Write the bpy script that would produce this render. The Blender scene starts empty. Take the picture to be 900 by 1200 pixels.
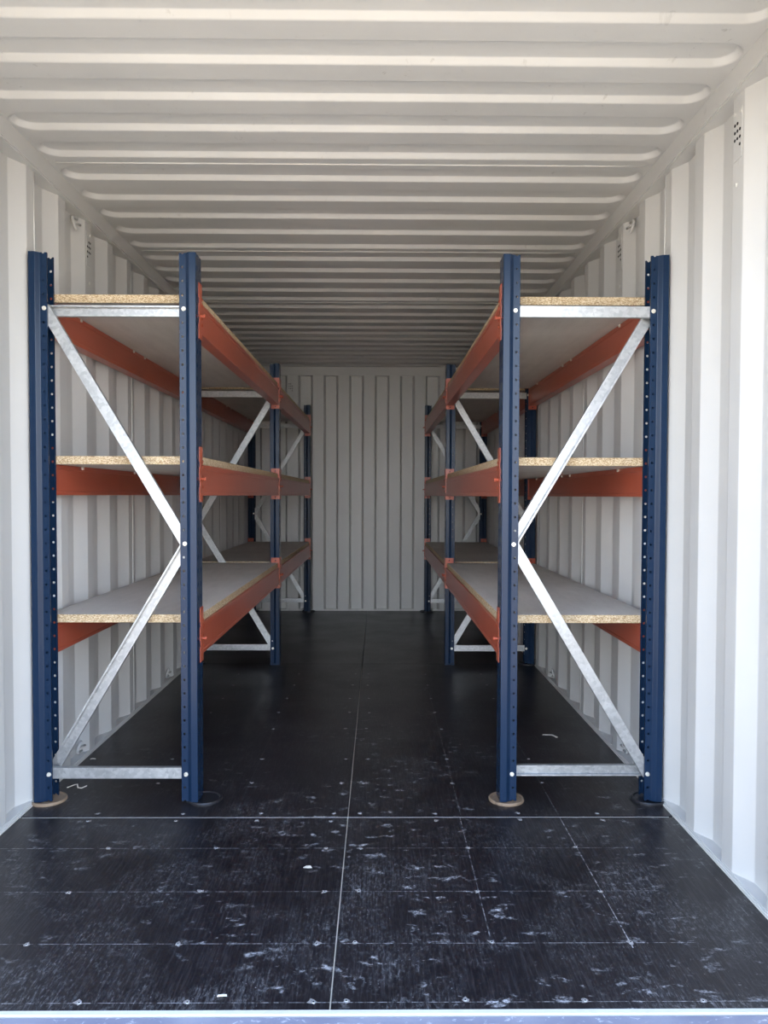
import bpy, bmesh, math, random
from mathutils import Vector, Matrix

random.seed(7)
SC = bpy.context.scene
COL = SC.collection

# ------------------------------------------------------------------ camera
# container axes: X across (0 = centre joint of the floor), Y into the container, Z up (0 = floor)
CAM = (0.1048, 0.0, 1.1414)
YAW, PITCH, ROLL, FPX, PPX, PPY = 0.0095, -0.0303, 0.0028, 898.9, 451.8, 607.9
cam_data = bpy.data.cameras.new('camera')
cam = bpy.data.objects.new('camera', cam_data)
COL.objects.link(cam)
_f = Vector((math.sin(YAW) * math.cos(PITCH), math.cos(YAW) * math.cos(PITCH), math.sin(PITCH)))
_r = Vector((math.cos(YAW), -math.sin(YAW), 0))
_u = _r.cross(_f)
_r2 = math.cos(ROLL) * _r + math.sin(ROLL) * _u
_u2 = -math.sin(ROLL) * _r + math.cos(ROLL) * _u
_m = Matrix((_r2, _u2, -_f)).transposed().to_4x4()
_m.translation = Vector(CAM)
cam.matrix_world = _m
cam_data.sensor_fit = 'VERTICAL'
cam_data.sensor_height = 36.0
cam_data.lens = FPX / 1200.0 * 36.0
cam_data.shift_x = -(PPX - 450) / 1200.0
cam_data.shift_y = (PPY - 600) / 1200.0
cam_data.clip_start = 0.05
cam_data.clip_end = 300
SC.camera = cam
SC.cycles.max_bounces = 16
SC.cycles.diffuse_bounces = 12

# ------------------------------------------------------------------ light
world = bpy.data.worlds.new('sky')
SC.world = world
world.use_nodes = True
wn = world.node_tree.nodes
wl = world.node_tree.links
bg = wn['Background']
SUN_DIR = Vector((-0.50, 0.42, 0.95)).normalized()           # towards the sun: behind the container, never through the door
tc = wn.new('ShaderNodeTexCoord')
sx = wn.new('ShaderNodeSeparateXYZ')
wl.new(tc.outputs['Generated'], sx.inputs[0])
rp = wn.new('ShaderNodeValToRGB')                             # clear hazy sky: pale bright horizon, deeper blue overhead, same all round
rp.color_ramp.interpolation = 'B_SPLINE'
el = rp.color_ramp.elements
el[0].position, el[0].color = 0.0, (1.0, 1.0, 1.0, 1)
el[1].position, el[1].color = 1.0, (0.13, 0.22, 0.42, 1)
for p_, c_ in ((0.12, (0.86, 0.93, 1.0, 1)), (0.35, (0.40, 0.52, 0.72, 1)), (0.65, (0.19, 0.29, 0.50, 1))):
    e_ = el.new(p_)
    e_.color = c_
wl.new(sx.outputs['Z'], rp.inputs['Fac'])
wl.new(rp.outputs['Color'], bg.inputs['Color'])
bg.inputs['Strength'].default_value = 6.0
sun_data = bpy.data.lights.new('sun', 'SUN')
sun_data.energy = 16.0
sun_data.angle = math.radians(0.6)
sun_data.color = (1.0, 0.885, 0.71)
sun = bpy.data.objects.new('sun', sun_data)
COL.objects.link(sun)
sun.rotation_euler = (-SUN_DIR).to_track_quat('-Z', 'Y').to_euler()
SC.view_settings.view_transform = 'Standard'
SC.view_settings.look = 'None'
SC.view_settings.gamma = 1.0
SC.view_settings.use_curve_mapping = False
SC.view_settings.exposure = 0.54

# ------------------------------------------------------------------ helpers
def finish(name, me, mats, parent=None, loc=(0, 0, 0), rot=(0, 0, 0)):
    o = bpy.data.objects.new(name, me)
    COL.objects.link(o)
    if not me.materials:
        for m in (mats if isinstance(mats, (list, tuple)) else [mats]):
            me.materials.append(m)
    o.location = loc
    o.rotation_euler = rot
    if parent is not None:
        o.parent = parent
    return o

def bm_mesh(bm, name, smooth=False, normals=True):
    if normals:
        bmesh.ops.recalc_face_normals(bm, faces=bm.faces)
    me = bpy.data.meshes.new(name)
    bm.to_mesh(me)
    bm.free()
    if smooth:
        for p in me.polygons:
            p.use_smooth = True
    return me

def box(bm, x0, x1, y0, y1, z0, z1, mi=0):
    v = [bm.verts.new((x, y, z)) for z in (z0, z1) for y in (y0, y1) for x in (x0, x1)]
    fs = []
    for q in ((0, 2, 3, 1), (4, 5, 7, 6), (0, 1, 5, 4), (2, 6, 7, 3), (0, 4, 6, 2), (1, 3, 7, 5)):
        f = bm.faces.new([v[i] for i in q])
        f.material_index = mi
        fs.append(f)
    return v

def bevel_box_mesh(name, x0, x1, y0, y1, z0, z1, b=0.003, seg=1):
    bm = bmesh.new()
    box(bm, x0, x1, y0, y1, z0, z1)
    bmesh.ops.bevel(bm, geom=list(bm.edges), offset=b, segments=seg, affect='EDGES', profile=0.5)
    return bm_mesh(bm, name)

def extrude_profile(bm, pts, a, b, place, closed=True, cap=True):
    """pts: 2-D outline; place(p, q, t) -> xyz with t = a or b"""
    A = [bm.verts.new(place(p, q, a)) for p, q in pts]
    B = [bm.verts.new(place(p, q, b)) for p, q in pts]
    n = len(pts)
    for i in range(n if closed else n - 1):
        j = (i + 1) % n
        bm.faces.new((A[i], A[j], B[j], B[i]))
    if closed and cap:
        bm.faces.new(A)
        bm.faces.new(list(reversed(B)))

def cyl(bm, c, axis, r, h, n=10, r2=None, mi=0):
    """cylinder from point c along axis by h"""
    axis = Vector(axis).normalized()
    t = axis.orthogonal().normalized()
    s = axis.cross(t)
    c = Vector(c)
    r2 = r if r2 is None else r2
    A = [bm.verts.new(c + r * (math.cos(2 * math.pi * k / n) * t + math.sin(2 * math.pi * k / n) * s)) for k in range(n)]
    B = [bm.verts.new(c + axis * h + r2 * (math.cos(2 * math.pi * k / n) * t + math.sin(2 * math.pi * k / n) * s)) for k in range(n)]
    fs = [bm.faces.new((A[k], A[(k + 1) % n], B[(k + 1) % n], B[k])) for k in range(n)]
    fs.append(bm.faces.new(list(reversed(A))))
    fs.append(bm.faces.new(B))
    for f in fs:
        f.material_index = mi

def tube(bm, path, r, n=8):
    path = [Vector(p) for p in path]
    rings = []
    for i, p in enumerate(path):
        d = (path[min(i + 1, len(path) - 1)] - path[max(i - 1, 0)]).normalized()
        t = d.orthogonal().normalized() if i == 0 else (rings[-1][1] - d * rings[-1][1].dot(d)).normalized()
        s = d.cross(t)
        rings.append(([bm.verts.new(p + r * (math.cos(2 * math.pi * k / n) * t + math.sin(2 * math.pi * k / n) * s)) for k in range(n)], t))
    for (A, _), (B, _) in zip(rings, rings[1:]):
        for k in range(n):
            bm.faces.new((A[k], A[(k + 1) % n], B[(k + 1) % n], B[k]))
    bm.faces.new(list(reversed(rings[0][0])))
    bm.faces.new(rings[-1][0])

def struct(o):
    o['kind'] = 'structure'
    return o

# ------------------------------------------------------------------ materials
def new_mat(name):
    m = bpy.data.materials.new(name)
    m.use_nodes = True
    nt = m.node_tree
    b = nt.nodes['Principled BSDF']
    return m, nt, b

def N(nt, typ, **kw):
    n = nt.nodes.new(typ)
    for k, v in kw.items():
        if k in n.bl_rna.properties:
            setattr(n, k, v)
        else:
            n.inputs[k].default_value = v
    return n

def L(nt, a, b):
    nt.links.new(a, b)

def ramp(nt, src, stops):
    r = nt.nodes.new('ShaderNodeValToRGB')
    el = r.color_ramp.elements
    el[0].position, el[0].color = stops[0][0], stops[0][1]
    el[1].position, el[1].color = stops[-1][0], stops[-1][1]
    for p, c in stops[1:-1]:
        e = el.new(p)
        e.color = c
    L(nt, src, r.inputs['Fac'])
    return r

def g(v, a=1.0):
    return (v, v, v, a)

def math_node(nt, op, a, b=None, clamp=False):
    n = nt.nodes.new('ShaderNodeMath')
    n.operation = op
    n.use_clamp = clamp
    for i, s in enumerate((a, b)):
        if s is None:
            continue
        if isinstance(s, (int, float)):
            n.inputs[i].default_value = s
        else:
            L(nt, s, n.inputs[i])
    return n.outputs[0]

def mix_col(nt, fac, a, b):
    n = nt.nodes.new('ShaderNodeMix')
    n.data_type = 'RGBA'
    ins = [i for i in n.inputs if i.type == 'RGBA']
    if isinstance(fac, (int, float)):
        n.inputs[0].default_value = fac
    else:
        L(nt, fac, n.inputs[0])
    for s, d in ((a, ins[0]), (b, ins[1])):
        if isinstance(s, tuple):
            d.default_value = s
        else:
            L(nt, s, d)
    return [o for o in n.outputs if o.type == 'RGBA'][0]

def position(nt, scale=(1, 1, 1), world=True):
    if world:
        src = nt.nodes.new('ShaderNodeNewGeometry').outputs['Position']
    else:
        src = nt.nodes.new('ShaderNodeTexCoord').outputs['Object']
    mp = nt.nodes.new('ShaderNodeMapping')
    mp.inputs['Scale'].default_value = scale
    L(nt, src, mp.inputs['Vector'])
    return mp.outputs['Vector']

def noise(nt, vec, scale, detail=4, rough=0.55, dist=0.0):
    n = N(nt, 'ShaderNodeTexNoise', Scale=scale, Detail=detail, Roughness=rough, Distortion=dist)
    L(nt, vec, n.inputs['Vector'])
    return n.outputs['Fac']

def bump(nt, b, height, strength, dist=0.001):
    n = N(nt, 'ShaderNodeBump', Strength=strength, Distance=dist)
    L(nt, height, n.inputs['Height'])
    L(nt, n.outputs['Normal'], b.inputs['Normal'])

def painted(name, col, rough, var=0.06, scuff=None, scuff_col=None, spec=0.5, peel=0.15):
    m, nt, b = new_mat(name)
    p = position(nt)
    n1 = noise(nt, p, 1.7, 5)
    lo = tuple(c * (1 - var) for c in col) + (1,)
    hi = tuple(min(1, c * (1 + var)) for c in col) + (1,)
    c = ramp(nt, n1, [(0.3, lo), (0.7, hi)]).outputs['Color']
    if scuff:
        n2 = noise(nt, position(nt, (1, 1, 0.5)), 38, 6, 0.65, 0.4)
        n3 = noise(nt, p, 4.0, 3)
        k = math_node(nt, 'MULTIPLY', ramp(nt, n2, [(scuff, g(0)), (scuff + 0.06, g(1))]).outputs['Color'],
                      ramp(nt, n3, [(0.5, g(0)), (0.68, g(0.8))]).outputs['Color'])
        c = mix_col(nt, k, c, scuff_col + (1,))
    L(nt, c, b.inputs['Base Color'])
    b.inputs['Roughness'].default_value = rough
    b.inputs['Specular IOR Level'].default_value = spec
    bump(nt, b, noise(nt, p, 160, 2), peel, 0.0006)
    return m

M_WALL = painted('container_paint', (0.575, 0.57, 0.55), 0.42, 0.04, 0.68, (0.42, 0.40, 0.37))
M_ROOF = painted('roof_paint', (0.575, 0.57, 0.55), 0.42, 0.05, 0.62, (0.36, 0.35, 0.33))
M_SEAL = painted('sealant', (0.62, 0.61, 0.57), 0.6, 0.05)
M_BLUE = painted('navy_paint', (0.0085, 0.0235, 0.056), 0.24, 0.10, 0.70, (0.12, 0.17, 0.25), spec=0.26)
M_ORANGE = painted('orange_paint', (0.41, 0.088, 0.046), 0.30, 0.10, 0.72, (0.62, 0.25, 0.16))
M_JOINT = painted('joint_filler', (0.42, 0.38, 0.31), 0.7, 0.2)
M_DARK = painted('dark_void', (0.006, 0.006, 0.007), 0.8, 0.0)
M_BLACKPL = painted('black_plastic', (0.015, 0.015, 0.018), 0.35, 0.1)
M_RUST = painted('rusty_steel', (0.27, 0.19, 0.125), 0.55, 0.35, 0.55, (0.10, 0.07, 0.05))
M_SCRAP = painted('pale_scrap', (0.74, 0.70, 0.62), 0.7, 0.1)
M_CHIP = painted('torn_veneer', (0.26, 0.24, 0.23), 0.8, 0.3)

def galvanised():
    m, nt, b = new_mat('galvanised_steel')
    p = position(nt)
    v = N(nt, 'ShaderNodeTexVoronoi', Scale=90.0)
    L(nt, p, v.inputs['Vector'])
    sep = nt.nodes.new('ShaderNodeSeparateColor')
    L(nt, v.outputs['Color'], sep.inputs['Color'])
    n = noise(nt, p, 9, 4)
    t = math_node(nt, 'ADD', math_node(nt, 'MULTIPLY', sep.outputs[0], 0.45), math_node(nt, 'MULTIPLY', n, 0.55))
    c = ramp(nt, t, [(0.15, (0.36, 0.37, 0.38, 1)), (0.85, (0.58, 0.59, 0.59, 1))])
    L(nt, c.outputs['Color'], b.inputs['Base Color'])
    r = ramp(nt, t, [(0.2, g(0.36)), (0.8, g(0.50))])
    L(nt, r.outputs['Color'], b.inputs['Roughness'])
    b.inputs['Metallic'].default_value = 0.70
    return m
M_GALV = galvanised()

def zinc():
    m, nt, b = new_mat('zinc_bolt')
    c = ramp(nt, noise(nt, position(nt), 60, 3), [(0.3, (0.62, 0.60, 0.52, 1)), (0.7, (0.85, 0.83, 0.76, 1))])
    L(nt, c.outputs['Color'], b.inputs['Base Color'])
    b.inputs['Metallic'].default_value = 0.4
    b.inputs['Roughness'].default_value = 0.35
    return m
M_ZINC = zinc()

def chipboard_face():
    m, nt, b = new_mat('chipboard_face')
    p = position(nt)
    n1 = noise(nt, p, 140, 4, 0.7)
    n2 = noise(nt, p, 2.2, 4)
    n3 = noise(nt, position(nt, (1, 0.15, 1)), 26, 4)
    t = math_node(nt, 'ADD', math_node(nt, 'MULTIPLY', n1, 0.35), math_node(nt, 'MULTIPLY', n2, 0.40))
    t = math_node(nt, 'ADD', t, math_node(nt, 'MULTIPLY', n3, 0.25))
    c = ramp(nt, t, [(0.36, (0.50, 0.465, 0.42, 1)), (0.64, (0.67, 0.63, 0.575, 1))])
    L(nt, c.outputs['Color'], b.inputs['Base Color'])
    b.inputs['Roughness'].default_value = 0.75
    bump(nt, b, n1, 0.15, 0.0006)
    return m
M_BOARD = chipboard_face()

def chipboard_edge():
    m, nt, b = new_mat('chipboard_edge')
    p = position(nt, (1, 1, 2.2))
    v = N(nt, 'ShaderNodeTexVoronoi', Scale=210.0, Randomness=1.0)
    L(nt, p, v.inputs['Vector'])
    sep = nt.nodes.new('ShaderNodeSeparateColor')
    L(nt, v.outputs['Color'], sep.inputs['Color'])
    n = noise(nt, p, 120, 4, 0.7)
    t = math_node(nt, 'ADD', math_node(nt, 'MULTIPLY', sep.outputs[1], 0.55), math_node(nt, 'MULTIPLY', n, 0.45))
    c = ramp(nt, t, [(0.18, (0.22, 0.13, 0.06, 1)), (0.38, (0.44, 0.31, 0.17, 1)), (0.60, (0.60, 0.48, 0.31, 1)), (0.85, (0.74, 0.63, 0.46, 1))])
    L(nt, c.outputs['Color'], b.inputs['Base Color'])
    b.inputs['Roughness'].default_value = 0.8
    bump(nt, b, t, 0.5, 0.002)
    return m
M_BEDGE = chipboard_edge()

def floor_film():
    """dark film faced plywood: grain along Y, pale scuffs, scribed lines along the screw rows"""
    m, nt, b = new_mat('film_faced_plywood')
    geo = nt.nodes.new('ShaderNodeNewGeometry')
    sp = nt.nodes.new('ShaderNodeSeparateXYZ')
    L(nt, geo.outputs['Position'], sp.inputs[0])
    X, Y = sp.outputs['X'], sp.outputs['Y']
    pg = position(nt, (1, 0.05, 1))
    grain = noise(nt, pg, 210, 5, 0.6, 0.6)
    grain2 = noise(nt, position(nt, (1, 0.10, 1)), 60, 4, 0.55, 1.2)
    p = position(nt)
    base = mix_col(nt, ramp(nt, noise(nt, p, 1.3, 4), [(0.35, g(0)), (0.65, g(1))]).outputs['Color'],
                   (0.0085, 0.0075, 0.0095, 1), (0.014, 0.012, 0.014, 1))
    base = mix_col(nt, ramp(nt, grain, [(0.48, g(0)), (0.70, g(0.55))]).outputs['Color'], base, (0.055, 0.05, 0.054, 1))
    def mul(*a):
        r = a[0]
        for k in a[1:]:
            r = math_node(nt, 'MULTIPLY', r, k)
        return r
    # worn zone just inside the doorway
    near = ramp(nt, math_node(nt, 'MULTIPLY', Y, 0.1), [(0.17, g(1.0)), (0.24, g(0.75)), (0.36, g(0.30)), (0.60, g(0.06))]).outputs['Color']
    dx = math_node(nt, 'ABSOLUTE', math_node(nt, 'SUBTRACT', X, 0.25))
    mid = ramp(nt, dx, [(0.10, g(1.0)), (0.60, g(0.5)), (1.0, g(0.35))]).outputs['Color']
    patches = ramp(nt, noise(nt, p, 3.6, 5, 0.65, 0.8), [(0.46, g(0)), (0.68, g(1))]).outputs['Color']
    fine = ramp(nt, noise(nt, position(nt, (1, 0.35, 1)), 130, 6, 0.75, 0.3), [(0.50, g(0)), (0.72, g(1))]).outputs['Color']
    streak = ramp(nt, noise(nt, position(nt, (1, 0.06, 1)), 95, 5, 0.7, 1.0), [(0.54, g(0)), (0.70, g(1))]).outputs['Color']
    dust = mul(near, patches, fine, 0.36)
    dust = math_node(nt, 'ADD', dust, mul(near, streak, patches, 0.16))
    dust = math_node(nt, 'ADD', dust, mul(near, streak, fine, 0.06))
    # rubbed and chalky spots, thickest right of the centre joint
    sp2 = ramp(nt, noise(nt, position(nt, (0.8, 1.3, 1)), 21, 5, 0.6, 0.3), [(0.575, g(0)), (0.68, g(1))]).outputs['Color']
    sp3 = ramp(nt, noise(nt, p, 2.6, 3), [(0.44, g(0)), (0.58, g(1))]).outputs['Color']
    fine2 = ramp(nt, noise(nt, p, 90, 5, 0.7), [(0.40, g(0)), (0.66, g(1))]).outputs['Color']
    dust = math_node(nt, 'ADD', dust, mul(near, mid, sp2, sp3, fine2, 1.6))
    # long thin scratches
    scr = ramp(nt, noise(nt, position(nt, (2.0, 0.9, 1)), 9, 2, 0.4, 2.5), [(0.497, g(0)), (0.500, g(1)), (0.503, g(0))]).outputs['Color']
    dust = math_node(nt, 'ADD', dust, mul(near, scr, fine2, sp3, 0.35))
    # fine white specks
    vor = N(nt, 'ShaderNodeTexVoronoi', Scale=42.0)
    L(nt, p, vor.inputs['Vector'])
    speck = ramp(nt, vor.outputs['Distance'], [(0.05, g(1)), (0.085, g(0))]).outputs['Color']
    dust = math_node(nt, 'ADD', dust, mul(near, speck, patches, 0.5))
    # scribed lines
    brk = ramp(nt, noise(nt, p, 45, 3, 0.7), [(0.42, g(0.05)), (0.62, g(1))]).outputs['Color']
    def line(src, at, w, amp, lo=None, hi=None, other=None):
        d = math_node(nt, 'ABSOLUTE', math_node(nt, 'SUBTRACT', src, at))
        k = math_node(nt, 'LESS_THAN', d, w)
        if lo is not None:
            k = mul(k, math_node(nt, 'GREATER_THAN', other, lo), math_node(nt, 'LESS_THAN', other, hi))
        return mul(k, brk, amp)
    for at in (2.451, 2.179, 1.922):
        dust = math_node(nt, 'ADD', dust, line(Y, at, 0.0011, 0.42, -1.2, 0.92, X))
    dust = math_node(nt, 'ADD', dust, line(Y, 1.6945, 0.0009, 0.55, -1.2, 1.2, X))
    for at in (3.01, 3.29, 3.72, 4.28):
        dust = math_node(nt, 'ADD', dust, line(Y, at, 0.0012, 0.10, -0.8, 0.8, X))
    for at, lo, hi, amp in ((0.397, 1.95, 2.685, 0.38), (0.752, 1.90, 2.685, 0.60), (1.116, 1.70, 2.66, 0.16), (0.402, 2.70, 4.4, 0.22), (0.752, 2.70, 3.6, 0.28), (1.116, 2.7, 4.0, 0.08), (-0.402, 2.70, 4.6, 0.10)):
        dust = math_node(nt, 'ADD', dust, line(X, at, 0.0014, amp, lo, hi, Y))
    dust = math_node(nt, 'MINIMUM', dust, 0.85)
    c = mix_col(nt, dust, base, (0.62, 0.62, 0.64, 1))
    L(nt, c, b.inputs['Base Color'])
    r0 = ramp(nt, noise(nt, p, 3.4, 4), [(0.3, g(0.30)), (0.7, g(0.38))]).outputs['Color']
    r = math_node(nt, 'ADD', r0, math_node(nt, 'MULTIPLY', dust, 0.2), clamp=True)
    L(nt, r, b.inputs['Roughness'])
    b.inputs['Specular IOR Level'].default_value = 0.30
    h = math_node(nt, 'ADD', math_node(nt, 'MULTIPLY', grain, 0.8), math_node(nt, 'MULTIPLY', noise(nt, p, 240, 2), 0.3))
    bump(nt, b, h, 0.22, 0.0012)
    return m
M_FLOOR = floor_film()

def sill_paint():
    m, nt, b = new_mat('scuffed_sill_paint')
    p = position(nt)
    c = mix_col(nt, ramp(nt, noise(nt, p, 5, 4), [(0.35, g(0)), (0.65, g(1))]).outputs['Color'], (0.20, 0.205, 0.27, 1), (0.28, 0.285, 0.345, 1))
    k = ramp(nt, noise(nt, position(nt, (0.6, 1, 1)), 60, 6, 0.7, 0.6), [(0.58, g(0)), (0.68, g(0.7))]).outputs['Color']
    c = mix_col(nt, k, c, (0.75, 0.76, 0.80, 1))
    k = ramp(nt, noise(nt, p, 14, 4, 0.6), [(0.66, g(0)), (0.72, g(0.8))]).outputs['Color']
    c = mix_col(nt, k, c, (0.33, 0.22, 0.13, 1))
    L(nt, c, b.inputs['Base Color'])
    b.inputs['Roughness'].default_value = 0.5
    return m
M_SILL = sill_paint()

def ground_mat():
    m, nt, b = new_mat('gravel_ground')
    p = position(nt)
    t = math_node(nt, 'ADD', math_node(nt, 'MULTIPLY', noise(nt, p, 40, 6, 0.7), 0.6), math_node(nt, 'MULTIPLY', noise(nt, p, 0.8, 3), 0.4))
    c = ramp(nt, t, [(0.35, (0.36, 0.31, 0.245, 1)), (0.65, (0.54, 0.475, 0.38, 1))])
    L(nt, c.outputs['Color'], b.inputs['Base Color'])
    b.inputs['Roughness'].default_value = 0.9
    bump(nt, b, t, 0.6, 0.02)
    return m
M_GROUND = ground_mat()

# ------------------------------------------------------------------ container shell
YF, YB = 1.669, 7.565            # floor front edge, inner face of the end wall
HC = 2.400                        # ceiling (lower flats)
WI, WO = 1.170, 1.206             # side wall corrugation: inner and outer faces
RAILX = 1.147                     # inner face of the top side rails
Y_OUT = 1.42                      # outer edge of the door sill

# ground outside
bm = bmesh.new()
box(bm, -60, 60, -70, 60, -0.50, -0.20)
o = struct(finish('ground', bm_mesh(bm, 'ground'), M_GROUND))

# ---- floor: steel deck, plywood sheets, joints, screws
bm = bmesh.new()
box(bm, -1.205, 1.205, YF - 0.012, YB + 0.05, -0.16, -0.028)
floor = struct(finish('floor', bm_mesh(bm, 'floor'), M_WALL))
JY1, JY2 = 2.691, 5.168
def panel(x0, x1, y0, y1):
    me = bevel_box_mesh('floor_panel', x0, x1, y0, y1, -0.028, 0.0, 0.0012)
    return finish('floor_panel', me, M_FLOOR, floor)
EDGE = 1.162
rows = [(YF, JY1 - 0.0045, 0.0014), (JY1 + 0.0045, JY2 - 0.0012, 0.0011), (JY2 + 0.0012, YB + 0.03, 0.0007)]
for y0, y1, gp in rows:
    panel(-EDGE, -gp, y0, y1)
    panel(gp, EDGE, y0, y1)
def strip(name, x0, x1, y0, y1, z1, mat, par):
    bm = bmesh.new()
    box(bm, x0, x1, y0, y1, -0.027, z1)
    return finish(name, bm_mesh(bm, name), mat, par)
strip('joint_strip', -EDGE + 0.01, EDGE - 0.02, JY1 - 0.0040, JY1 + 0.0004, -0.0008, M_SEAL, floor)
strip('joint_strip', -0.0014, 0.0014, YF, JY1 - 0.006, -0.0012, M_JOINT, floor)
strip('joint_strip', -0.0011, 0.0011, JY1 + 0.006, 5.05, -0.0014, M_JOINT, floor)
strip('threshold_seal', -1.20, 1.20, YF - 0.0135, YF - 0.0005, 0.0008, M_SEAL, floor)

# screws: head in a ragged patch of torn film
def screw_mesh(k):
    rnd = random.Random(40 + k)
    bm = bmesh.new()
    n = 11
    ring = []
    for i in range(n):
        a = 2 * math.pi * i / n
        r = 0.0055 + rnd.random() * 0.006 * (1.6 if rnd.random() < 0.2 else 0.7)
        ring.append(bm.verts.new((r * 1.1 * math.cos(a), r * math.sin(a), 0.0005)))
    f = bm.faces.new(ring)
    f.material_index = 1
    cyl(bm, (0, 0, 0.0004), (0, 0, 1), 0.0050, 0.0012, 10, 0.0042, 0)
    cyl(bm, (0, 0, 0.0015), (0, 0, 1), 0.0022, 0.0003, 6, None, 2)
    me = bm_mesh(bm, 'screw')
    for m in (M_GALV, M_CHIP, M_DARK):
        me.materials.append(m)
    return me
SCREWS = [screw_mesh(k) for k in range(5)]
def screw(x, y):
    finish('screw', random.choice(SCREWS), None, floor, (x + random.uniform(-.012, .012), y + random.uniform(-.005, .005), 0), (0, 0, random.random() * 6.28))
for y in (2.451, 2.179, 1.922):
    for x in (-0.775, -0.407, -0.05, 0.05, 0.396, 0.751):
        screw(x, y)
for x in (-0.83, -0.57, -0.317, -0.049, 0.046, 0.307, 0.577, 0.834):
    screw(x, 1.697)
for x in (-0.90, -0.60, -0.318, -0.049, 0.051, 0.32, 0.60, 0.90):
    screw(x, 2.722)
    if x not in (0.051,):
        screw(x, 2.660)
for y in (3.012, 3.29, 3.72, 4.00, 4.28, 4.585, 4.87):
    for x in (-0.775, -0.404, -0.044, 0.052, 0.404, 0.752):
        screw(x, y)

# ---- door sill and door frame (the container stands open at this end)
bm = bmesh.new()
box(bm, -1.22, 1.22, Y_OUT, YF - 0.0135, -0.16, -0.003)
bmesh.ops.bevel(bm, geom=list(bm.edges), offset=0.006, segments=2, affect='EDGES')
struct(finish('trim_1', bm_mesh(bm, 'door_sill'), M_SILL))
for nm, s in (('trim_2', -1), ('trim_3', 1)):
    bm = bmesh.new()
    x0, x1 = sorted((s * 1.145, s * 1.22))
    box(bm, x0, x1, Y_OUT, 1.60, -0.16, 2.52)
    bmesh.ops.bevel(bm, geom=list(bm.edges), offset=0.008, segments=2, affect='EDGES')
    struct(finish(nm, bm_mesh(bm, 'corner_post'), M_WALL))
bm = bmesh.new()
box(bm, -1.145, 1.145, Y_OUT, 1.58, 2.28, 2.52)
bmesh.ops.bevel(bm, geom=list(bm.edges), offset=0.008, segments=2, affect='EDGES')
struct(finish('trim_4', bm_mesh(bm, 'door_header'), M_WALL))

# ---- side walls: welded panels of trapezoid corrugation, four ribs each
CP = 0.278
CY0 = 2.195                       # outer end of one front-facing slope
def side_profile(y0, y1):
    pts = []
    k = math.floor((y0 - CY0) / CP) - 1
    key = []
    while CY0 + k * CP < y1 + CP:
        b = CY0 + k * CP
        key += [(b, 1), (b + 0.068, 0), (b + 0.138, 0), (b + 0.206, 1)]
        k += 1
    def at(y):
        for (a, u), (c, v) in zip(key, key[1:]):
            if a <= y <= c:
                return u + (v - u) * (y - a) / (c - a)
    out = [(y0, at(y0))] + [(a, u) for a, u in key if y0 < a < y1] + [(y1, at(y1))]
    return out
SEAMS = [2.878 + 1.112 * k for k in range(-1, 5)]
bounds = [1.56] + SEAMS + [YB + 0.04]
def lashing_ring(par, s, y, z, up):
    """bent round bar with two legs welded to the slope of the corrugation that faces the door"""
    d = -1 if up else 1
    bm = bmesh.new()
    tube(bm, [(0, 0.044, 0), (0, 0.012, 0), (0, 0.003, 0.002 * d), (0, -0.003, 0.009 * d), (-s * 0.002, -0.005, 0.020 * d), (-s * 0.006, -0.003, 0.034 * d),
              (-s * 0.010, 0.003, 0.046 * d), (-s * 0.013, 0.010, 0.054 * d)], 0.0058, 8)
    tube(bm, [(-s * 0.004, -0.003, 0.026 * d), (-s * 0.010, 0.012, 0.025 * d), (-s * 0.012, 0.050, 0.022 * d)], 0.0050, 8)
    me = bm_mesh(bm, 'lashing_ring', True)
    return finish('lashing_ring', me, M_WALL, par, (s * (WO - 0.016), y, z))
def vent_mesh():
    bm = bmesh.new()
    box(bm, -0.0008, 0.0008, -0.026, 0.026, -0.075, 0.075)
    for (c, r) in ((1, 3), (2, 3), (0, 2), (1, 2), (2, 2), (0, 1), (1, 1), (2, 1), (0, 0)):
        cyl(bm, (-0.0022, -0.016 + 0.016 * c, -0.034 + 0.022 * r), (1, 0, 0), 0.0048, 0.0044, 8, None, 1)
    for y, z in ((-0.018, 0.062), (0.018, 0.066)):
        cyl(bm, (-0.003, y, z), (1, 0, 0), 0.006, 0.006, 8, 0.006, 2)
    me = bm_mesh(bm, 'vent_cover')
    for m in (M_WALL, M_DARK, M_SEAL):
        me.materials.append(m)
    return me
VENT = vent_mesh()
def rivet(par, x, y, z, s):
    bm = bmesh.new()
    cyl(bm, (0, 0, 0), (-s, 0, 0), 0.007, 0.004, 10, 0.004)
    finish('rivet', bm_mesh(bm, 'rivet'), M_SEAL, par, (x, y, z))

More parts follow.
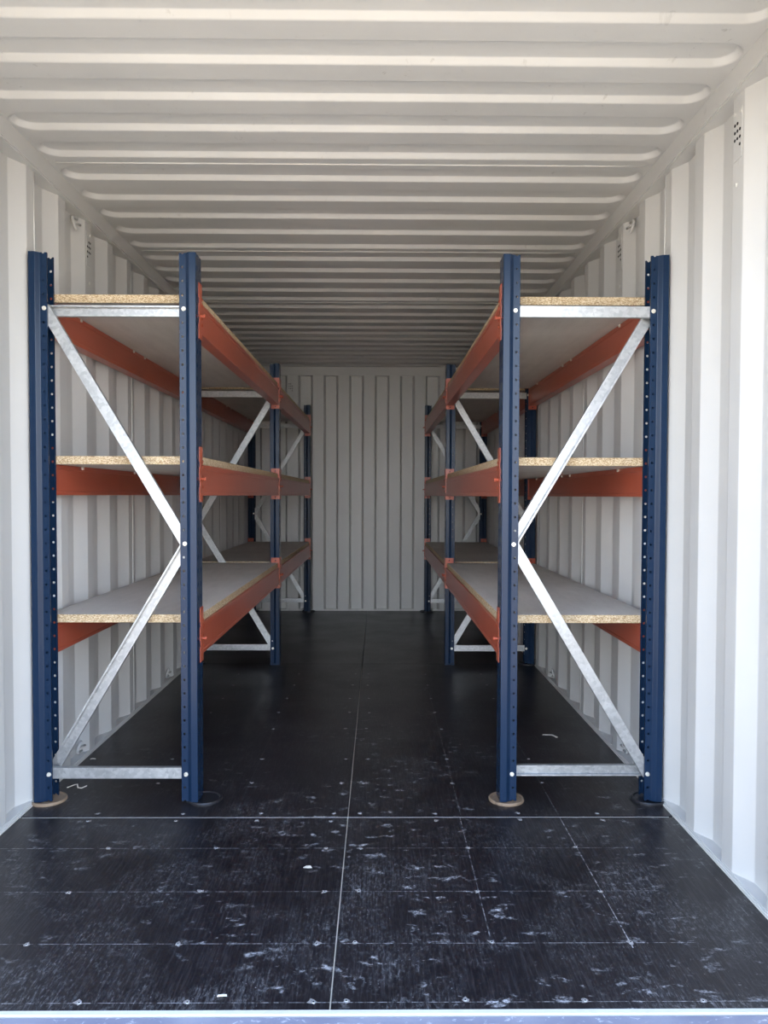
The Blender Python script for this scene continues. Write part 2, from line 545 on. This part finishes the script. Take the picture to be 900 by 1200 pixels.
for side, s in (('left', -1), ('right', 1)):
    # outer skin board behind the sheet carries the panels (the posts and rails outside)
    bm = bmesh.new()
    box(bm, min(s * 1.212, s * 1.222), max(s * 1.212, s * 1.222), 1.60, YB + 0.06, -0.16, 2.50)
    wall = struct(finish('wall_' + side, bm_mesh(bm, 'wall_' + side), M_WALL))
    for i in range(len(bounds) - 1):
        y0, y1 = bounds[i], bounds[i + 1]
        bm = bmesh.new()
        prof = side_profile(y0, y1)
        for (ya, ua), (yb, ub) in zip(prof, prof[1:]):
            va = [bm.verts.new((s * (WI + (WO - WI) * u), y, z)) for y, u, z in ((ya, ua, 0.012), (yb, ub, 0.012), (yb, ub, 2.36), (ya, ua, 2.36))]
            bm.faces.new(va if s < 0 else list(reversed(va)))
        bmesh.ops.remove_doubles(bm, verts=bm.verts, dist=0.0002)
        es = [e for e in bm.edges if len(e.link_faces) == 2]
        bmesh.ops.bevel(bm, geom=es, offset=0.004, segments=2, affect='EDGES', profile=0.5)
        o = finish('wall_panel', bm_mesh(bm, 'wall_panel', True, False), M_WALL, wall)
        md = o.modifiers.new('wn', 'WEIGHTED_NORMAL')
        md.weight = 90
    for y in SEAMS:
        bm = bmesh.new()
        tube(bm, [(s * (WI - 0.0005), y, 0.02 + 2.31 * k / 6) for k in range(7)], 0.0030, 6)
        finish('weld_seam', bm_mesh(bm, 'weld_seam', True), M_WALL, wall)
    # rails
    bm = bmesh.new()
    x0, x1 = sorted((s * 1.163, s * 1.212))
    box(bm, x0, x1, 1.60, YB + 0.05, -0.16, 0.013)
    bmesh.ops.bevel(bm, geom=list(bm.edges), offset=0.004, segments=2, affect='EDGES')
    rail = struct(finish('baseboard_' + side, bm_mesh(bm, 'bottom_rail'), M_WALL))
    bm = bmesh.new()
    x0, x1 = sorted((s * 1.158, s * 1.166))
    box(bm, x0, x1, YF, YB, -0.004, 0.0045)
    finish('sealant_bead', bm_mesh(bm, 'sealant_bead'), M_SEAL, rail)
    bm = bmesh.new()
    x0, x1 = sorted((s * RAILX, s * 1.212))
    box(bm, x0, x1, 1.58, YB + 0.05, HC - 0.070, HC + 0.06)
    bmesh.ops.bevel(bm, geom=list(bm.edges), offset=0.005, segments=2, affect='EDGES')
    struct(finish('trim_5' if s < 0 else 'trim_6', bm_mesh(bm, 'top_rail'), M_ROOF))
    for y in (1.903, 3.293, 4.683, 6.073):
        lashing_ring(wall, s, y, HC - 0.080, True)
        lashing_ring(wall, s, y, 0.022, False)
    for y in ((2.300, 3.412) if s > 0 else (3.412, 2.300)):
        finish('vent_cover', VENT, None, wall, (s * (WI - 0.001), y, 2.215), (0, 0, 0))
        rivet(wall, s * WI, y + 0.006, 2.07, s)

# ---- end wall
EP = 0.2505
bm = bmesh.new()
box(bm, -1.22, 1.22, YB + 0.052, YB + 0.064, -0.16, 2.50)
wall_back = struct(finish('wall_back', bm_mesh(bm, 'wall_back'), M_WALL))
key = []
x = 0.077 - 6 * EP
while x < 1.3:
    key += [(x - 0.009, 0), (x + 0.009, 1), (x + 0.123 - 0.009, 1), (x + 0.123 + 0.009, 0)]
    x += EP
key = [(a, u) for a, u in key if -1.2 < a < 1.2]
key = [(-1.21, 0)] + key + [(1.21, 0)]
cuts = [0, 9, 17, 25, len(key) - 1]
xb = [-1.21, -0.62 - 0.05, 0.02, 0.64, 1.21]
for a, b in zip(xb, xb[1:]):
    def at(xx):
        for (p, u), (q, v) in zip(key, key[1:]):
            if p <= xx <= q:
                return u + (v - u) * (xx - p) / (q - p)
    prof = [(a, at(a))] + [(p, u) for p, u in key if a < p < b] + [(b, at(b))]
    bm = bmesh.new()
    for (xa, ua), (xc, uc) in zip(prof, prof[1:]):
        bm.faces.new([bm.verts.new((xx, YB + 0.044 * u, z)) for xx, u, z in ((xa, ua, 0.012), (xc, uc, 0.012), (xc, uc, 2.36), (xa, ua, 2.36))])
    bmesh.ops.remove_doubles(bm, verts=bm.verts, dist=0.0002)
    es = [e for e in bm.edges if len(e.link_faces) == 2]
    bmesh.ops.bevel(bm, geom=es, offset=0.004, segments=2, affect='EDGES', profile=0.5)
    o = finish('wall_panel', bm_mesh(bm, 'wall_panel', True, False), M_WALL, wall_back)
    md = o.modifiers.new('wn', 'WEIGHTED_NORMAL')
    md.weight = 90
finish('vent_cover', VENT, None, wall_back, (-0.757, YB - 0.001, 2.20), (0, 0, math.pi / 2))
bm = bmesh.new()
box(bm, -RAILX, RAILX, YB - 0.006, YB + 0.052, HC - 0.085, HC + 0.06)
bmesh.ops.bevel(bm, geom=list(bm.edges), offset=0.004, segments=2, affect='EDGES')
struct(finish('trim_7', bm_mesh(bm, 'end_header'), M_WALL))
bm = bmesh.new()
box(bm, -1.163, 1.163, YB - 0.002, YB + 0.052, -0.02, 0.014)
struct(finish('baseboard_back', bm_mesh(bm, 'end_sill'), M_WALL))

# ---- ceiling: stamped roof panels, five grooves each
RP, RD = 0.209, 0.020
RC0 = 2.067                       # middle of the slope that faces the door, first groove in view
bm = bmesh.new()
box(bm, -1.22, 1.22, 1.58, YB + 0.064, HC + 0.050, HC + 0.062)
ceiling = struct(finish('ceiling', bm_mesh(bm, 'ceiling'), M_ROOF))
HALF = 1.130                      # end of each groove, a finger short of the rail
def groove_bm(bm, yc, y_next):
    """flat sheet with one stadium-shaped dent pressed upward; cell from yc-.. to y_next"""
RSEAM = [RC0 + RP * 4 + 0.055 + 5 * RP * k for k in range(-1, 5)]
RSEAM = [y for y in RSEAM if 1.75 < y < 7.5]
rb = [1.575] + RSEAM + [YB + 0.05]
def roof_panel(y0, y1):
    bm = bmesh.new()
    XE = 1.160
    cuts = [y0]
    grooves = []
    k = -3
    while True:
        mid = RC0 + RP * k
        k += 1
        far, near = mid + 0.0068, mid - 0.0068 - 0.091 - 0.0136
        if far > y1 - 0.01:
            break
        if near < y0 + 0.01:
            continue
        grooves.append((near, far))
    edges = [y0]
    for (a, b), (c, d) in zip(grooves, grooves[1:]):
        edges.append((b + c) / 2)
    edges.append(y1)
    for i, (a, b) in enumerate(grooves):
        e0, e1 = edges[i], edges[i + 1]
        R = (b - a) / 2 * 0.999
        yc = (a + b) / 2
        def stadium(r, n=13):
            # anticlockwise seen from below is irrelevant, normals are recalculated
            cx = HALF - R
            pts = []
            for j in range(n + 1):
                t = -math.pi / 2 + math.pi * j / n
                pts.append((cx + r * 1.15 * math.cos(t), yc + r * math.sin(t)))
            for j in range(n + 1):
                t = math.pi / 2 + math.pi * j / n
                pts.append((-cx + r * 1.15 * math.cos(t), yc + r * math.sin(t)))
            return pts
        rings = []
        for r, z in ((R + 0.0050, 0.0), (R + 0.0015, 0.0007), (R - 0.0010, 0.0024), (R - 0.0022, 0.0045), (R - 0.0105, RD - 0.0040), (R - 0.0120, RD - 0.0016), (R - 0.0150, RD)):
            rings.append([bm.verts.new((px, py, HC + z)) for px, py in stadium(r)])
        for A, B in zip(rings, rings[1:]):
            n = len(A)
            for j in range(n):
                bm.faces.new((A[j], A[(j + 1) % n], B[(j + 1) % n], B[j]))
        bm.faces.new(rings[-1])
        # flat sheet round the dent
        A = rings[0]
        n = len(A) // 2
        c = [bm.verts.new((px, py, HC)) for px, py in ((XE, e0), (XE, e1), (-XE, e1), (-XE, e0))]
        right, left = A[:n], A[n:]
        h = n // 2
        # right end fan
        for j in range(n - 1):
            bm.faces.new((right[j], right[j + 1], c[0] if j < h - 1 else c[1]) if j != h - 1 else (right[j], right[j + 1], c[1], c[0]))
        for j in range(n - 1):
            bm.faces.new((left[j], left[j + 1], c[2] if j < h - 1 else c[3]) if j != h - 1 else (left[j], left[j + 1], c[3], c[2]))
        bm.faces.new((right[-1], left[0], c[2], c[1]))
        bm.faces.new((left[-1], right[0], c[0], c[3]))
    bmesh.ops.remove_doubles(bm, verts=bm.verts, dist=0.0001)
    o = finish('roof_panel', bm_mesh(bm, 'roof_panel', True), M_ROOF, ceiling)
    md = o.modifiers.new('wn', 'WEIGHTED_NORMAL')
    md.weight = 90
    return o
for a, b in zip(rb, rb[1:]):
    roof_panel(a, b)
for y in RSEAM:
    bm = bmesh.new()
    tube(bm, [(-1.12 + 2.24 * k / 12, y, HC - 0.0005) for k in range(13)], 0.0035, 6)
    finish('weld_seam', bm_mesh(bm, 'weld_seam', True), M_ROOF, ceiling)

# ------------------------------------------------------------------ pallet-style shelving racks
Y1, Y2, Y3 = 2.800, 5.135, 7.462
PW, PD = 0.090, 0.063            # upright: width along Y, depth along X
PITCH_H = 0.0502
AX, OX = 0.557, 1.160            # aisle face and wall face of the frames
BASE = 0.009
PL = 40 * PITCH_H

def ring_cells(bm, P, Q, z0, z1, rx, rz, half=None):
    """rectangular cell from P to Q (xy) and z0 to z1 with an eight-sided hole; half keeps only the lower or upper part"""
    P, Q = Vector(P), Vector(Q)
    mid = (P + Q) / 2
    w = (Q - P).length / 2
    d = (Q - P).normalized()
    zc, hz = (z0 + z1) / 2, (z1 - z0) / 2
    outer = [(1, 0), (1, 1), (0, 1), (-1, 1), (-1, 0), (-1, -1), (0, -1), (1, -1)]
    def pt(a, b):
        q = mid + d * a
        return (q.x, q.y, zc + b)
    O = [pt(a * w, b * hz) for a, b in outer]
    I = [pt(rx * math.cos(math.pi / 4 * k), rz * math.sin(math.pi / 4 * k)) for k in range(8)]
    for k in range(8):
        if half == 'low' and k < 4:
            continue
        if half == 'up' and k >= 4:
            continue
        j = (k + 1) % 8
        bm.faces.new([bm.verts.new(q) for q in (O[k], O[j], I[j], I[k])])

def post_mesh():
    half = [(0.0625, 0.022), (0.063, 0.0130), (0.0620, 0.0118), (0.0385, 0.0115), (0.0365, 0.0105), (0.0255, 0.0012), (0.0235, 0.0002), (0.0035, 0.0), (0.0010, 0.0010), (0.0, 0.0035),
            (0.0, 0.010), (0.0, 0.038)]
    path = half + [(u, PW - v) for u, v in reversed(half)]
    holes = {2: (0.0047, 0.0047), 20: (0.0047, 0.0047), 10: (0.0048, 0.011), 12: (0.0048, 0.011)}
    bm = bmesh.new()
    for i in range(len(path) - 1):
        p, q = path[i], path[i + 1]
        if i in holes:
            rx, rz = holes[i]
            for k in range(0, 41):
                zc = k * PITCH_H
                ring_cells(bm, p, q, zc - PITCH_H / 2, zc + PITCH_H / 2, rx, rz, 'up' if k == 0 else 'low' if k == 40 else None)
        else:
            for k in range(80):
                a, b = k * PITCH_H / 2, (k + 1) * PITCH_H / 2
                bm.faces.new([bm.verts.new(v) for v in ((*p, a), (*q, a), (*q, b), (*p, b))])
    bmesh.ops.remove_doubles(bm, verts=bm.verts, dist=0.0002)
    bmesh.ops.recalc_face_normals(bm, faces=bm.faces)
    bmesh.ops.solidify(bm, geom=list(bm.faces), thickness=0.0018)
    return bm_mesh(bm, 'upright_post')
POST = post_mesh()

def bolt_mesh():
    bm = bmesh.new()
    cyl(bm, (0, 0, 0), (0, -1, 0), 0.0080, 0.0012, 12)
    cyl(bm, (0, -0.0015, 0), (0, -1, 0), 0.0066, 0.005, 6)
    cyl(bm, (0, -0.0075, 0), (0, -1, 0), 0.0040, 0.004, 8)
    cyl(bm, (0, 0, 0), (0, 1, 0), 0.0040, 0.075, 8)
    return bm_mesh(bm, 'bolt')
BOLT = bolt_mesh()

def disc_mesh(name, r, h, mat):
    bm = bmesh.new()
    n = 32
    prof = [(0.0, h * 0.55), (r * 0.80, h * 0.55), (r * 0.86, h * 0.95), (r * 0.96, h), (r, h * 0.6), (r, 0)]
    rings = []
    for pr, z in prof[1:]:
        rings.append([bm.verts.new((pr * math.cos(2 * math.pi * k / n), pr * math.sin(2 * math.pi * k / n), z)) for k in range(n)])
    bm.faces.new(rings[0])
    for A, B in zip(rings, rings[1:]):
        for k in range(n):
            bm.faces.new((A[k], B[k], B[(k + 1) % n], A[(k + 1) % n]))
    bm.faces.new(list(reversed(rings[-1])))
    me = bm_mesh(bm, name)
    me.materials.append(mat)
    return me
DISC = {'black': disc_mesh('foot_plate_black', 0.066, BASE + 0.001, M_BLACKPL), 'rust': disc_mesh('foot_plate_rust', 0.066, BASE + 0.001, M_RUST)}

def channel_mesh(length, name):
    """C channel along local Z, web in the plane y=0, open towards +y, 40 wide, 20 deep"""
    w, dp, t, lip = 0.020, 0.020, 0.0018, 0.006
    pts = [(-w, 0), (w, 0), (w, dp), (w - lip, dp), (w - lip, dp - t), (w - t, dp - t), (w - t, t), (-w + t, t), (-w + t, dp - t), (-w + lip, dp - t), (-w + lip, dp), (-w, dp)]
    bm = bmesh.new()
    A = [bm.verts.new((p, q, 0)) for p, q in pts]
    B = [bm.verts.new((p, q, length)) for p, q in pts]
    n = len(pts)
    for i in range(n):
        j = (i + 1) % n
        bm.faces.new((A[i], A[j], B[j], B[i]))
    for S, fl in ((A, 1), (B, 0)):
        for q in ((0, 1, 6, 7), (1, 2, 5, 6), (2, 3, 4, 5), (0, 7, 8, 11), (11, 8, 9, 10)):
            bm.faces.new([S[k] for k in q])
    return bm_mesh(bm, name)
CH = {}
def brace(rack, x0, z0, x1, z1, yw, facing):
    """galvanised channel between two bolts; facing 'web' shows the flat back to the door, 'open' the hollow"""
    d = Vector((x1 - x0, 0, z1 - z0))
    ext = 0.016
    ln = round(d.length + 2 * ext, 4)
    if ln not in CH:
        CH[ln] = channel_mesh(ln, 'brace')
    d.normalize()
    ydir = Vector((0, 1, 0)) if facing == 'web' else Vector((0, -1, 0))
    xdir = ydir.cross(d)
    m = Matrix((xdir, ydir, d)).transposed().to_4x4()
    m.translation = Vector((x0, yw, z0)) - d * ext
    o = finish('brace', CH[ln], M_GALV, rack)
    o.matrix_local = m
    return o

BH, BW = 0.116, 0.050
def beam_mesh(length):
    o = [(0.0015, 0), (0, 0.0015), (0, 0.013), (0.0025, 0.0155), (0.0025, 0.096), (0, 0.0985), (0, BH - 0.0015), (0.0015, BH)]
    i = [(BW - a, z) for a, z in reversed(o)]
    bm = bmesh.new()
    extrude_profile(bm, o + i, 0, length, lambda p, q, t: (p, t, q))
    return bm_mesh(bm, 'beam')
BAY = [(Y1, Y2), (Y2, Y3)]
BEAM = [beam_mesh(b - a - PW - 0.008) for a, b in BAY]

def connector_mesh():
    """L bracket hooked on the upright: flange across the end of the beam (y=0 plane, beam on +y), flange on the post face"""
    H, t = 0.205, 0.004
    bm = bmesh.new()
    def plate(p, q, z0, z1, hole=None):
        if hole:
            ring_cells(bm, p, q, z0, z1, hole, hole)
        else:
            zm = (z0 + z1) / 2
            m = ((p[0] + q[0]) / 2, (p[1] + q[1]) / 2)
            for a, b in ((p, m), (m, q)):
                for c, d in ((z0, zm), (zm, z1)):
                    bm.faces.new([bm.verts.new(v) for v in ((*a, c), (*b, c), (*b, d), (*a, d))])
    # flange across the beam end: tabs with holes above and below
    for z0, z1, h in ((0, 0.028, 0.0045), (0.028, 0.170, None), (0.170, 0.205, 0.0045)):
        plate((-0.002, 0.0), (0.054, 0.0), z0, z1, h)
    # flange on the post, with two bites out of its edge between the hooks
    for z0, z1, w in ((0, 0.028, 0.046), (0.028, 0.055, 0.046), (0.055, 0.080, 0.036), (0.080, 0.130, 0.046), (0.130, 0.150, 0.036), (0.150, 0.170, 0.046), (0.170, 0.205, 0.046)):
        plate((-0.002, 0.0), (-0.002, -w), z0, z1)
    bmesh.ops.remove_doubles(bm, verts=bm.verts, dist=0.0002)
    bmesh.ops.recalc_face_normals(bm, faces=bm.faces)
    bmesh.ops.solidify(bm, geom=list(bm.faces), thickness=0.0036)
    return bm_mesh(bm, 'connector')
CONN = connector_mesh()
CONN_M = CONN.copy()
CONN_M.transform(Matrix.Scale(-1, 4, (0, 1, 0)))
CONN_M.flip_normals()
def mirrored(me):
    c = me.copy()
    c.transform(Matrix.Scale(-1, 4, (1, 0, 0)))
    c.flip_normals()
    return c
CONN_X, CONN_MX = mirrored(CONN), mirrored(CONN_M)
def pin_mesh():
    bm = bmesh.new()
    cyl(bm, (0.004, 0, 0), (-1, 0, 0), 0.0048, 0.016, 8)
    cyl(bm, (-0.012, 0, 0), (-1, 0, 0), 0.0085, 0.004, 8, 0.006)
    return bm_mesh(bm, 'safety_pin')
PIN = pin_mesh()
PIN_X = mirrored(PIN)
def clip_mesh():
    bm = bmesh.new()
    box(bm, -0.004, 0.004, -0.006, 0.006, 0, 0.012)
    bmesh.ops.bevel(bm, geom=list(bm.edges), offset=0.0015, segments=1, affect='EDGES')
    return bm_mesh(bm, 'board_clip')
CLIP = clip_mesh()

def board_mesh(x0, x1, y0, y1):
    bm = bmesh.new()
    box(bm, x0, x1, y0, y1, 0, 0.031)
    bmesh.ops.bevel(bm, geom=list(bm.edges), offset=0.0012, segments=1, affect='EDGES')
    bmesh.ops.recalc_face_normals(bm, faces=bm.faces)
    for f in bm.faces:
        f.material_index = 0 if abs(f.normal.z) > 0.9 else 1
    me = bm_mesh(bm, 'shelf_board')
    me.materials.append(M_BOARD)
    me.materials.append(M_BEDGE)
    return me

LEVELS = [0.658, 1.255, 1.857]          # underside of the boards = top of the beams
ZB = [BASE + PITCH_H * k for k in (2, 19, 36)]
BXI, BXO = AX + 0.046, OX - 0.053

def make_rack(s, label, discs):
    """s = -1 along the left wall, +1 along the right wall"""
    rack = bpy.data.objects.new('shelving_rack', None)
    COL.objects.link(rack)
    rack.location = (s * (AX + OX) / 2, Y1, 0)
    rack['label'] = label
    rack['category'] = 'shelving'
    rack['group'] = 'shelving racks along the container walls'
    inv = Vector(rack.location)
    def put(name, me, mat, loc, rot=(0, 0, 0), par=None):
        if par is None:
            return finish(name, me, mat, rack, Vector(loc) - inv, rot)
        return finish(name, me, mat, par, loc, rot)
    for fi, yf in enumerate((Y1, Y2, Y3)):
        for inner in (True, False):
            fx = s * (AX if inner else OX)
            udir = s if inner else -s                     # direction from closed face to open side
            if udir > 0:
                p = put('upright_post', POST, M_BLUE, (fx, yf, BASE))
            else:
                p = put('upright_post', POST, M_BLUE, (fx, yf + PW, BASE), (0, 0, math.pi))
            for zi, z in enumerate(ZB):
                if zi == 1 and (inner != (fi == 0)):
                    continue
                bx = s * (BXI if inner else BXO)
                b = finish('bolt', BOLT, M_ZINC, p)
                w = Matrix.Translation((bx, yf + 0.0108, z))
                b.matrix_local = (Matrix.Translation((fx, yf if udir > 0 else yf + PW, BASE)) @ Matrix.Rotation(0 if udir > 0 else math.pi, 4, 'Z')).inverted() @ w
            dk = discs.get((fi, inner))
            if dk:
                kind, ox, oy = dk
                d = finish('foot_plate', DISC[kind], None, p)
                w = Matrix.Translation((fx + udir * PD / 2 + ox, yf + PW / 2 + oy, 0))
                d.matrix_local = (Matrix.Translation((fx, yf if udir > 0 else yf + PW, BASE)) @ Matrix.Rotation(0 if udir > 0 else math.pi, 4, 'Z')).inverted() @ w
            else:
                bm = bmesh.new()
                box(bm, 0.0, PD, 0.0, PW, -BASE, 0.001)
                finish('foot_plate', bm_mesh(bm, 'foot_plate'), M_BLUE, p)
        # bracing: web-facing channels run in the front layer, hollow-facing ones behind them
        xi, xo = s * BXI - inv.x, s * BXO - inv.x
        yA, yB = yf + 0.0235 - Y1, yf + 0.0665 - Y1
        zb, zm, zt = ZB
        if fi == 0:
            up, lo = (xo, xi), (xi, xo)
        else:
            up, lo = (xi, xo), (xo, xi)
        flip = (s > 0) == (fi == 0)
        a, b = (('open', 'web'), ('web', 'open'))[flip]
        def br(x0, z0, x1, z1, f):
            brace(rack, x0, z0, x1, z1, yA if f == 'web' else yB, f)
        br(xo, zt, xi, zt, a)                              # top
        br(up[0], zt - 0.006, up[1], zm, b)                # upper diagonal
        br(lo[0], zm, lo[1], zb + 0.006, a)                # lower diagonal
        br(xo, zb, xi, zb, b)                              # bottom
    for bi, (ya, yb) in enumerate(BAY):
        y0, y1 = ya + PW + 0.004, yb - 0.004
        for z in LEVELS:
            for inner in (True, False):
                fx = s * (AX if inner else OX)
                u = s if inner else -s                     # beam body lies on the +u side of its face
                rot = (0, 0, 0) if u > 0 else (0, 0, math.pi)
                org = (fx, y0 if u > 0 else y1, z - BH)
                bmo = put('beam', BEAM[bi], M_ORANGE, org, rot)
                ln = y1 - y0
                # connectors at both ends, in the beam's own frame (face at x=0, body on +x)
                finish('connector', CONN, M_ORANGE, bmo, (0, -0.0022, -0.024))
                finish('connector', CONN_M, M_ORANGE, bmo, (0, ln + 0.0022, -0.024))
                finish('safety_pin', PIN, M_ORANGE, bmo, (-0.003, -0.022, 0.062))
                finish('safety_pin', PIN, M_ORANGE, bmo, (-0.003, ln + 0.022, 0.062))
                if not inner:
                    for t in (0.12, 0.42, 0.50, 0.86):
                        finish('board_clip', CLIP, M_ZINC, bmo, (BW + 0.003, ln * t, BH - 0.0125))
            x0, x1 = sorted((s * (AX + 0.010), s * (OX - 0.010)))
            me = board_mesh(x0 - inv.x, x1 - inv.x, y0 + 0.002 - Y1, y1 - 0.002 - Y1)
            o = finish('shelf_board', me, None, rack)
            o.location = (0, 0, z + 0.0004)
    return rack

make_rack(-1, 'blue and orange steel shelving rack with chipboard shelves along the left wall',
          {(0, True): ('black', 0.045, 0.005), (0, False): ('rust', 0.004, 0), (1, False): ('black', 0, 0), (2, True): ('black', 0.01, 0), (2, False): ('black', 0, 0)})
make_rack(1, 'blue and orange steel shelving rack with chipboard shelves along the right wall',
          {(0, True): ('rust', 0, 0), (0, False): ('black', -0.004, 0), (1, False): ('black', 0, 0), (2, True): ('black', -0.01, 0), (2, False): ('black', 0, 0)})

# ------------------------------------------------------------------ scraps on the floor
def ribbon(name, pts, w, label):
    bm = bmesh.new()
    t = 0.0016
    c = Vector(pts[0])
    P = [Vector(p) - Vector((c.x, c.y, 0)) for p in pts]
    rows = []
    for i, p in enumerate(P):
        d = (P[min(i + 1, len(P) - 1)] - P[max(i - 1, 0)])
        d.z = 0
        d.normalize()
        n = Vector((-d.y, d.x, 0)) * w / 2
        rows.append([bm.verts.new(p + n), bm.verts.new(p - n), bm.verts.new(p - n + Vector((0, 0, t))), bm.verts.new(p + n + Vector((0, 0, t)))])
    for A, B in zip(rows, rows[1:]):
        for k in range(4):
            bm.faces.new((A[k], A[(k + 1) % 4], B[(k + 1) % 4], B[k]))
    bm.faces.new(rows[0])
    bm.faces.new(list(reversed(rows[-1])))
    o = finish(name, bm_mesh(bm, name), M_SCRAP, None, (c.x, c.y, 0.0003))
    o['label'] = label
    o['category'] = 'scrap'
    o['group'] = 'pale scraps lying on the floor'
    return o
ribbon('curled_scrap', [(-1.105, 2.965, 0), (-1.085, 2.985, 0.003), (-1.072, 2.985, 0.006), (-1.060, 2.960, 0.002), (-1.045, 2.958, 0.001), (-1.030, 2.972, 0.005)], 0.005, 'curled white shaving on the floor beside the left front wall-side post')
ribbon('wood_splinter', [(0.893, 3.625, 0), (0.905, 3.618, 0.002), (0.935, 3.612, 0.003), (0.953, 3.585, 0.0)], 0.010, 'pale splinter on the dark floor under the right rack')
ribbon('paper_scrap', [(-0.118, 2.325, 0), (-0.108, 2.318, 0.003), (-0.098, 2.322, 0.001)], 0.014, 'small white scrap on floor left of the centre joint')
ribbon('paper_scrap', [(-0.259, 1.717, 0), (-0.247, 1.716, 0.002), (-0.238, 1.719, 0.0)], 0.006, 'small oblong white chip near the door sill, left of the centre joint')
ribbon('wood_chip', [(-1.135, 3.290, 0), (-1.125, 3.290, 0.002), (-1.113, 3.292, 0.0)], 0.008, 'tiny pale chip on the floor under the left rack by the wall')
